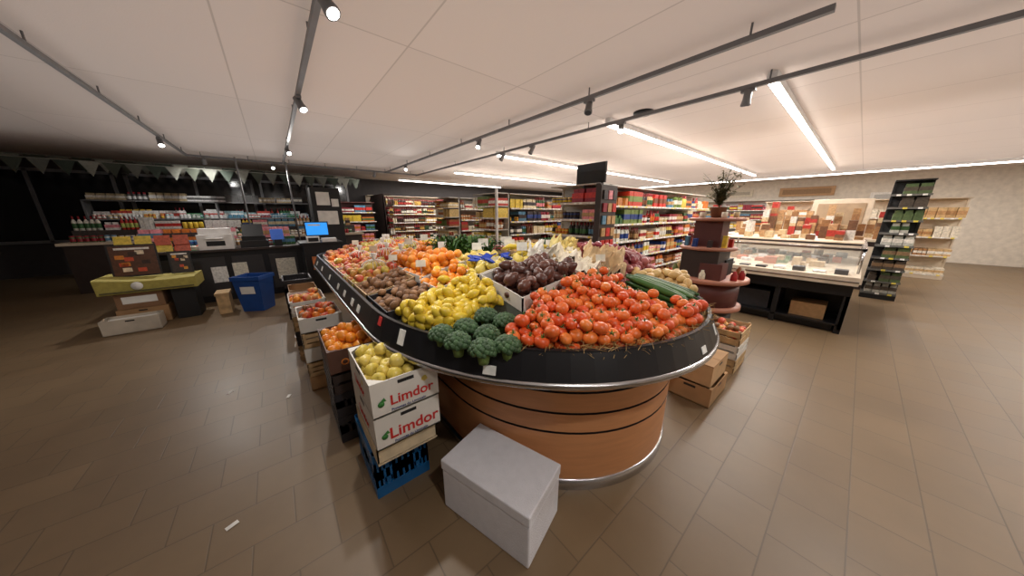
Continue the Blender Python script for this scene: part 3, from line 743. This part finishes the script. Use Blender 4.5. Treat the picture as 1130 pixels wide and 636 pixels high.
e=empty('wall_bottle_shelf'); shelf_run(e,((8.6,12.95),(-1,0),(0,-1)),5.6,.4,2.25,6,WINE,'bottle',frame=M_CREAM)
e=empty('wall_bottle_shelf'); shelf_run(e,((3.0,12.2),(0,-1),(1,0)),1.6,.35,2.2,6,WINE,'bottle',frame=M_DKBR)
e=empty('magazine_shelf'); shelf_run(e,((1.6,10.9),(1,0),(0,-1)),1.1,.35,1.9,6,PAL,'box',frame=M_BURG)
e=empty('wall_grocery_shelf'); shelf_run(e,((16.95,1.),(0,1),(-1,0)),10.,.45,2.1,5,PAL,'mix')
e=empty('wall_grocery_shelf'); shelf_run(e,((9.5,12.95),(1,0),(0,-1)),7,.45,2.1,5,WARM,'mix')
e=empty('seed_packet_rack'); shelf_run(e,((8.8,-.66),(0,1),(-1,0)),.42,.3,2.1,9,[(60,90,50),(90,110,70),(90,80,70),(150,120,90),(200,200,190)],'bag',frame=M_BLACKM,rail=(110,110,106))

# ------------------------------------------------------------ tiered display stand + plant
SX,SY=4.05,1.1
st=empty('tiered_display_stand',(SX,SY,0))
b=MB()
T=Matrix.Identity(4)
def lat(prof,mi,n=40,M=T,sm=True): b.lathe(prof,(0,0,0),n,M,mi,sm,True)
lat([(.34,0),(.34,.06)],2); lat([(.31,.06),(.31,.44)],3)
lat([(.38,.44),(.39,.445),(.39,.485),(.38,.49)],1)
lat([(.34,.49),(.34,.77)],0)
lat([(.41,.77),(.42,.775),(.42,.815),(.41,.82)],1)
b.box(-.28,.16,-.16,.22,.82,1.14,mi=3); b.box(-.02,.28,-.18,.02,.82,1.02,mi=2); b.box(-.32,-.1,-.22,.0,.82,1.0,mi=0)
M2=Matrix.Translation((-.05,.03,0)); lat([(.28,1.14),(.29,1.145),(.29,1.17),(.28,1.175)],1,32,M2)
b.box(-.18,.08,-.12,.16,1.175,1.47,mi=0)
lat([(.27,1.47),(.28,1.475),(.28,1.5),(.27,1.505)],1,32)
b.box(.08,.2,-.06,.06,1.175,1.47,mi=2)
b.build('stand_tiers',[M_BURG,M_TERRA,M_BLACKM,M_DKBR],st)
b=MB()
for k in range(14):
    a=k*.45+R.random()*.2; r=.35; x=r*math.cos(a); y=r*math.sin(a)
    if not(-.34<x<.32 and -.26<y<.26):
        b.lathe([(.03,.82),(.032,.83),(.032,.88),(.015,.91),(.015,.925)],R.choice(WARM),10,Matrix.Translation((x,y,0)))
for k in range(9):
    a=k*.7; x=-.05+.22*math.cos(a); y=.03+.22*math.sin(a)
    b.box(x-.03,x+.03,y-.02,y+.02,1.176,1.176+R.uniform(.08,.14),R.choice(PAL))
for k in range(5):
    a=k*1.25; x=.16*math.cos(a); y=.18*math.sin(a)
    b.lathe([(.025,1.506),(.03,1.53),(.028,1.57)],R.choice([(200,180,140),(120,90,60),(230,220,200)]),10,Matrix.Translation((x,y,0)))
b.build('small_goods',V_PACK,st)
pl=empty('potted_plant',(SX,SY,1.506))
b=MB(); b.lathe([(.06,0),(.085,.11),(.09,.12),(.075,.12)],(120,80,56),20); b.build('pot',V_MATTE,pl)
b=MB()
for i in range(48):
    a=R.uniform(0,6.28); h=R.uniform(.12,.42); o=R.uniform(.03,.22)
    pts=[(math.cos(a)*o*t*t,math.sin(a)*o*t*t,.11+h*t) for t in (0,.25,.5,.75,1)]
    b.tube(pts,[.004,.003,.003,.002,.001],(90,84,50),4)
    for s in range(30):
        t=R.uniform(.2,1); px=math.cos(a)*o*t*t; py=math.sin(a)*o*t*t; pz=.11+h*t; q=R.uniform(0,6.28); l=R.uniform(.03,.06)
        d=Vector((math.cos(q),math.sin(q),R.uniform(-.3,.6)))*l; w=Vector((-math.sin(q),math.cos(q),0))*.01; p=Vector((px,py,pz))
        b.add([p,p+d*.5+w,p+d,p+d*.5-w],[(0,1,2,3)],lerp((84,92,56),(140,132,88),R.random()))
b.build('foliage',V_VEG,pl)

# ------------------------------------------------------------ right chilled counter
M_GLASS=mat('clear_glass',(235,245,245),.03,0,0,alpha=.18)
rc=empty('chilled_display_counter')
b=MB(); x0,x1,y0,y1=5.5,8.15,-.12,1.75
b.box(x0+.12,x1-.1,y0+.1,y1-.1,0,.1,mi=1)
b.box(x0+.02,x1,y0+.02,y1-.02,.52,.67,mi=1); b.box(x0+.6,x1-.05,y0+.06,y1-.05,.1,.52,mi=1)
for q in (y0+.02,y0+.68,y0+1.36,y1-.08): b.box(x0+.04,x0+.62,q,q+.06,0,.52,mi=1)
b.box(x0+.04,x0+.62,y0+.02,y1-.02,.1,.13,mi=1)
b.box(x0+.04,x1-.1,y0+.02,y0+.06,.05,.53,mi=1)
b.box(x0-.05,x1+.02,y0-.01,y1+.02,.67,.78,mi=0)
b.box(x0-.055,x0-.048,y0-.01,y1+.02,.71,.73,mi=2)
b.build('cabinet',[M_CREAM,M_BLACK,M_CHROME],rc,bevel=.006)
b=MB()
for x in (x0+.35,x0+1.4,x1-.1):
    for y in (y0+.02,y1-.05): b.cyl((x,y,.78),(x,y,1.1),.013,n=8)
b.box(x0+.33,x1-.08,y0+.0,y0+.04,1.08,1.11); b.box(x0+.33,x1-.08,y1-.07,y1-.03,1.08,1.11); b.box(x0+.33,x0+.37,y0,y1-.03,1.08,1.11); b.box(x1-.12,x1-.08,y0,y1-.03,1.08,1.11)
b.build('glass_frame',M_CHROME,rc)
b=MB(); b.box(x0+.345,x0+.353,y0+.05,y1-.08,.78,1.08); b.box(x0+.4,x1-.12,y0+.016,y0+.022,.78,1.08)
b.build('glass_panes',M_GLASS,rc)
b=MB(); b.box(x0+1.2,x1-.1,y0+.03,y1-.06,1.112,1.13); b.build('top_shelf',M_CREAM,rc)
b=MB()
CB=[(176,134,90),(196,156,112),(160,116,76),(230,224,214),(186,60,50),(214,190,150),(120,84,60)]
for i in range(46):
    x=R.uniform(x0+.5,x1-.35); y=R.uniform(y0+.1,y1-.3); w=R.uniform(.1,.22); d=R.uniform(.08,.16); h=R.uniform(.04,.13)
    b.box(x,x+w,y,y+d,.78,.78+h,R.choice([(236,230,220),(220,190,150),(240,240,240),(200,120,90),(170,130,90),(120,150,110),(90,60,40)]))
for i in range(8):
    x=x0+.0+R.uniform(0,.1); y=y0+.1+i*.2; b.box(x,x+.15,y,y+.12,.78,.78+R.uniform(.01,.06),R.choice([(240,240,236),(220,200,160),(90,90,90),(40,40,42)]))
for i in range(16):
    x=x0+1.25+R.uniform(0,.9); y=y0+.05+i*.105; z=1.13; w=R.uniform(.15,.25)
    for k in range(R.randint(1,4)):
        h=R.uniform(.04,.12); b.box(x,x+w,y,y+.1,z,z+h,R.choice(CB)); z+=h
b.build('packed_goods',V_PACK,rc)
b=MB(); b.box(x0+.15,x0+.5,y0+.2,y0+.55,.13,.33,(176,136,92)); b.box(x0+.2,x0+.5,y0+.8,y0+1.2,.13,.4,(60,60,64)); b.build('stored_cartons',V_MATTE,rc)
bc=empty('bakery_counter')
b=MB(); b.box(9.3,10.2,-.6,2.3,0,1.0,mi=0); b.box(9.25,10.25,-.65,2.35,1.0,1.05,mi=1); b.box(9.28,9.3,-.55,2.25,.1,.9,mi=1); b.build('cabinet',[M_DKBR,M_CREAM],bc,bevel=.005)
b=MB()
for i in range(23):
    x=R.uniform(9.35,9.9); y=-.55+i*.12; w=R.uniform(.15,.25); z=1.05
    for k in range(R.randint(1,6)):
        h=R.uniform(.06,.16); b.box(x,x+w,y,y+.11,z,z+h,R.choice(CB)); z+=h
b.build('cartons_and_bread',V_PACK,bc)
sh=empty('bakery_wall_shelf'); shelf_run(sh,((12.6,-1.5),(0,1),(-1,0)),3.6,.4,1.9,4,[(214,180,130),(196,150,100),(236,226,206),(180,130,80)],'box',frame=M_CREAM)
b=MB(); b.box(10.9,11.3,-.1,.9,1.0,1.9); b.box(10.9,11.3,-.1,.9,0,.99); b.box(10.88,10.9,0,.8,1.1,1.8,mi=1); b.build('bread_oven',[M_CREAM,mat('oven_front',(170,146,118),.4)],bevel=.01)
for (y,z,w,h,c) in ((-1.2,1.7,1.2,.6,(236,232,226)),(.9,2.25,1.6,.35,(190,150,110)),(3.4,2.3,1.8,.3,(220,210,190))):
    b=MB(); b.box(16.93,16.99,y,y+w,z,z+h,c); b.box(16.92,16.93,y+.1,y+w-.1,z+.08,z+h-.08,tuple(int(q*.8) for q in c)); b.build('wall_sign',V_MATTE)

# ------------------------------------------------------------ checkout zone on left
ct=empty('checkout_counter')
b=MB()
b.box(-1.9,.9,7.2,7.9,0,.9,mi=0); b.box(-1.95,.95,7.12,7.98,.9,.94,mi=1); b.box(.35,.95,6.6,7.3,0,.98,mi=0); b.box(.3,1.0,6.55,7.32,.98,1.02,mi=0)
for q in range(5): b.box(-1.75+q*.52,-1.32+q*.52,7.185,7.2,.12,.8,mi=2)
b.build('counter_body',[M_BLACK,M_DKBR,mat('dark_panel',(50,48,50),.5)],ct,bevel=.004)
b=MB()
MIXP=PAL+[(240,240,236)]*5+[(120,180,200),(200,220,120)]
b.box(-1.85,.3,7.75,7.95,.94,1.08,(60,58,58))
fill(b,((-1.85,7.95),(1,0),(0,-1)),2.1,1.08,.2,.18,MIXP,'mix')
fill(b,((-1.85,7.74),(1,0),(0,-1)),2.1,.94,.16,.1,MIXP,'jar')
fill(b,((-.1,7.62),(1,0),(0,-1)),.4,.94,.3,.12,MIXP,'box')
b.build('impulse_goods',V_PACK,ct)
b=MB()
b.box(-3.2,2.0,9.6,10.1,0,.95,mi=0); b.box(-3.25,2.05,9.55,10.12,.95,1.0,mi=1)
b.build('service_counter',[M_DKBR,M_CREAM],bevel=.004)
b=MB()
b.box(-3.15,1.9,9.98,10.1,1.0,1.22,(70,64,60))
fill(b,((-3.15,10.1),(1,0),(0,-1)),5.0,1.22,.3,.12,MIXP,'mix')
fill(b,((-3.15,9.96),(1,0),(0,-1)),5.0,1.0,.24,.12,MIXP,'mix')
fill(b,((-3.15,9.8),(1,0),(0,-1)),5.0,1.0,.13,.1,MIXP,'jar')
b.build('service_counter_goods',V_PACK)
ws=empty('window_shelf')
b=MB()
for z in (1.4,1.85): b.box(-3.4,1.0,11.65,12.05,z,z+.03)
for x in (-3.4,-1.2,.97): b.box(x,x+.03,11.65,12.05,0,1.88)
b.build('frame',M_GREYMET,ws)
g=MB(); CG=[(90,150,180),(230,230,230),(220,180,60),(200,70,60),(70,140,90),(240,240,240),(240,240,240),(160,200,210)]
for q in range(3): fill(g,((-3.35,12.02-q*.12),(1,0),(0,-1)),4.3,1.43,[.3,.2,.12][q],.1,CG,['mix','box','jar'][q])
fill(g,((-3.35,12.02),(1,0),(0,-1)),4.3,1.88,.2,.3,[(90,90,90),(230,230,230),(200,180,140)],'mix')
g.build('cards_and_goods',V_PACK,ws)
mo=empty('computer_monitor',(.64,6.95,1.02)); b=MB(); b.box(-.1,.1,-.08,.08,0,.015); b.box(-.02,.02,.0,.03,0,.12); b.box(-.2,.2,-.02,.02,.1,.38,mi=0); b.box(-.18,.18,-.024,-.02,.12,.36,mi=1); b.box(-.14,.06,-.026,-.024,.3,.33,mi=2)
b.build('monitor_body',[M_BLACKM,mat('blue_screen',(40,130,210),.3,0,.2,6,emit=1.3),M_PAPER],mo); mo.rotation_euler=(0,0,math.radians(-4))
b=MB(); b.box(.42,.62,6.56,6.7,1.02,1.13,mi=0); b.box(.66,.9,6.58,6.72,1.02,1.09,mi=0); b.box(.44,.6,6.555,6.56,1.04,1.11,mi=1); b.build('ticket_printer',[M_WHITE,M_BLACKM],bevel=.006)
cr=empty('cash_register',(-.35,7.4,.94)); b=MB(); b.box(-.2,.2,-.2,.1,0,.12); b.box(-.17,.17,-.1,.1,.12,.2)
b.add([(-.15,-.12,.2),(.15,-.12,.2),(.15,.08,.42),(-.15,.08,.42),(-.15,-.06,.18),(.15,-.06,.18),(.15,.11,.4),(-.15,.11,.4)],[(0,1,2,3),(7,6,5,4),(0,4,5,1),(1,5,6,2),(2,6,7,3),(3,7,4,0)]); b.build('register_body',M_BLACKM,cr)
pr=empty('receipt_printer',(-.85,7.32,.94)); b=MB(); b.box(-.22,.22,-.18,.18,0,.26); b.box(-.2,.2,-.1,.16,.26,.36); b.box(-.12,.12,-.181,-.17,.06,.15,mi=1); b.box(-.1,.1,-.25,-.15,.19,.2,mi=0); b.build('printer_body',[M_WHITE,M_BLACKM],pr,bevel=.012)
sc=empty('card_terminal',(.0,7.3,.94)); b=MB(); b.box(-.06,.06,-.06,.06,0,.12,mi=0); b.box(-.1,.1,-.03,.03,.12,.32,mi=1); b.build('terminal_body',[M_BLACKM,mat('blue_plastic_glow',(70,110,200),.4,emit=.25)],sc,bevel=.006)  # blue plastic has a weak emission put into its material
b=MB(); b.box(.75,1.35,8.3,8.7,0,2.15,mi=0); b.box(.85,1.12,8.285,8.3,1.75,2.05,mi=1); b.box(.83,1.25,8.285,8.3,1.3,1.62,mi=1); b.box(1.15,1.3,8.285,8.3,1.72,1.9,mi=1)
b.build('notice_cabinet',[M_BLACKM,M_PAPER],bevel=.003)
for (x,y) in ((-.45,9.2),(.45,9.3)):
    b=MB(); b.cyl((x,y,0),(x,y,2.78),.018,n=10); b.lathe([(.08,0),(.08,.015),(.03,.03)],(0,0,0),16,Matrix.Translation((x,y,0))); b.build('support_pole',M_GREYMET)
# stacked cardboard boxes with a yellow-green tray on top
tb_=empty('stacked_carton_pile')
carton('carton_low',-1.9,-1.42,6.33,6.75,0,.24,M_CARD,tb_); 
b=MB(); b.box(-1.88,-1.44,6.35,6.73,.24,.245); b.box(-1.88,-1.44,6.345,6.73,.25,.48,mi=1); b.box(-1.82,-1.5,6.343,6.345,.32,.42,mi=2); b.build('carton_mid',[M_CARD,mat('old_carton',(140,104,74),.8),M_PAPER],tb_)
b=MB(); b.box(-1.36,-1.12,6.35,6.75,0,.48); b.build('dark_box',M_BLACKM,tb_)
b=MB(); n=20; YG=(172,160,82)
x0,x1=-1.98,-1.06
v=[];f=[]
for i in range(n+1):
    t=i/n; x=x0+(x1-x0)*t; sag=-.05*math.sin(t*math.pi)*.6-.05*t
    v+=[(x,6.27,.48+sag*0),(x,6.25,.69+sag),(x,6.27,.70+sag),(x,6.82,.70+sag),(x,6.84,.69+sag),(x,6.82,.48)]
for i in range(n):
    for k in range(5): f.append((i*6+k,(i+1)*6+k,(i+1)*6+k+1,i*6+k+1))
f.append(tuple(range(6))); f.append(tuple(n*6+k for k in reversed(range(6))))
b.add(v,f,YG,0,False)
b.box(x0+.03,x1-.03,6.245,6.25,.50,.52,(90,84,50))
b.build('yellow_green_tray',V_MATTE,tb_)
b=MB(); b.lathe([(.055,0),(.055,.004)],(0,0,0),24,rotM((-1.62,6.25,.58),math.pi/2)); b.build('round_emblem',M_PAPER,tb_)
def poster(name,x,y,w,h,z,c1,c2,rz=0,lean=-.15,par=None):
    b=MB(); M=rotM((x,y,z),lean,0,rz)
    b.box(-w/2,w/2,0,.012,0,h,(36,34,34),0,M); b.box(-w/2+.02,w/2-.02,-.003,0,.02,h-.02,c1,0,M)
    for i in range(9):
        px=R.uniform(-w*.38,w*.2); pz=R.uniform(h*.12,h*.7); b.box(px,px+w*.18,-.005,-.003,pz,pz+h*.12,R.choice([c2,(240,220,190),(60,40,30),(200,80,50)]),0,M)
    b.box(-w*.35,w*.35,-.005,-.003,h*.84,h*.9,(240,236,230),0,M)
    return b.build(name,V_PACK,par)
poster('framed_poster',-1.66,6.6,.46,.46,.665,(90,56,38),(214,130,50))
poster('framed_poster',-1.24,6.68,.24,.34,.65,(60,50,46),(230,160,60))
carton_f=empty('newspaper_carton'); carton('box',-1.95,-1.45,5.95,6.2,0,.2,mat('greyed_carton',(196,186,170),.8),carton_f)
b=MB(); b.box(-1.92,-1.48,5.97,6.18,.01,.17); b.build('newspapers',M_PAPER,carton_f)
b=MB()
for i in range(14):
    x=-1.8+R.uniform(0,.7); y=7.15+R.uniform(0,.25); 
    b.box(x,x+.15,y,y+.2,.941,.941+R.uniform(.005,.08),R.choice([(240,240,236),(220,214,200),(90,130,90),(200,80,60)]))
b.build('leaflet_piles',V_PACK)
b=MB()
for i in range(4):
    for k in range(2):
        M=rotM((-1.85+i*.2,7.14,.95+k*.11),-.3,0,0); b.box(-.085,.085,0,.01,0,.16,R.choice([(236,230,214),(90,150,110),(200,90,60),(230,200,80)]),0,M)
b.build('flyer_rack',V_PACK)
b=MB()
for (x,z,w,h) in ((-1.0,.35,.2,.28),(-.72,.4,.2,.28),(-.1,.3,.3,.4),(.45,.5,.18,.25)):
    b.box(x,x+w,(7.17 if x<.3 else 6.585),(7.182 if x<.3 else 6.597),z,z+h,R.choice([(240,240,236),(200,120,70),(230,226,210)]))
b.build('counter_notices',V_PACK)
b=MB(); b.box(-.9,-.75,6.2,6.5,0,.32); b.box(-.91,-.74,6.19,6.51,.3,.34); b.build('wooden_box',M_WOODL,bevel=.004)
b=MB()
v=[(-.15,-.14,0),(.15,-.14,0),(.15,.14,0),(-.15,.14,0),(-.19,-.18,.56),(.19,-.18,.56),(.19,.18,.56),(-.19,.18,.56),(-.175,-.165,.56),(.175,-.165,.56),(.175,.165,.56),(-.175,.165,.56),(-.135,-.125,.02),(.135,-.125,.02),(.135,.125,.02),(-.135,.125,.02)]
b.add(v,[(0,3,2,1),(0,1,5,4),(1,2,6,5),(2,3,7,6),(3,0,4,7),(4,5,9,8),(5,6,10,9),(6,7,11,10),(7,4,8,11),(8,9,13,12),(9,10,14,13),(10,11,15,14),(11,8,12,15),(12,13,14,15)])
b.box(-.205,.205,-.195,-.175,.52,.58); b.box(-.205,.205,.175,.195,.52,.58); b.box(-.205,-.185,-.18,.18,.52,.58); b.box(.185,.205,-.18,.18,.52,.58)
b.add([(-.1,-.172,.3),(.1,-.172,.3),(.1,-.18,.42),(-.1,-.18,.42)],[(0,1,2,3)],(0,0,0),1)
o=b.build('blue_bin',[mat('blue_bin_plastic',(24,70,140),.45),M_PAPER]); o.location=(-.42,6.2,0); o.rotation_euler=(0,0,math.radians(-30))
b=MB()
for (x,y,a) in ((-.42,1.75,.4),(-.15,2.9,1.2),(-.55,3.3,.9)):
    M=rotM((x,y,.002),0,0,a); b.box(-.025,.025,-.012,.012,0,.0015,(230,228,224),0,M)
b.build('paper_scraps',V_MATTE)

# ------------------------------------------------------------ camera / world
w=bpy.data.worlds.new('world'); S.world=w; w.use_nodes=True; w.node_tree.nodes['Background'].inputs[0].default_value=(.02,.02,.025,1)
cd=bpy.data.cameras.new('camera'); cd.sensor_width=36; cd.sensor_fit='HORIZONTAL'; cd.lens=310/1130*36; cd.clip_start=.02
co=bpy.data.objects.new('camera',cd); col.objects.link(co); co.location=(0,0,1.55); co.rotation_euler=(math.radians(90-14.8),0,math.radians(-39.5)); S.camera=co
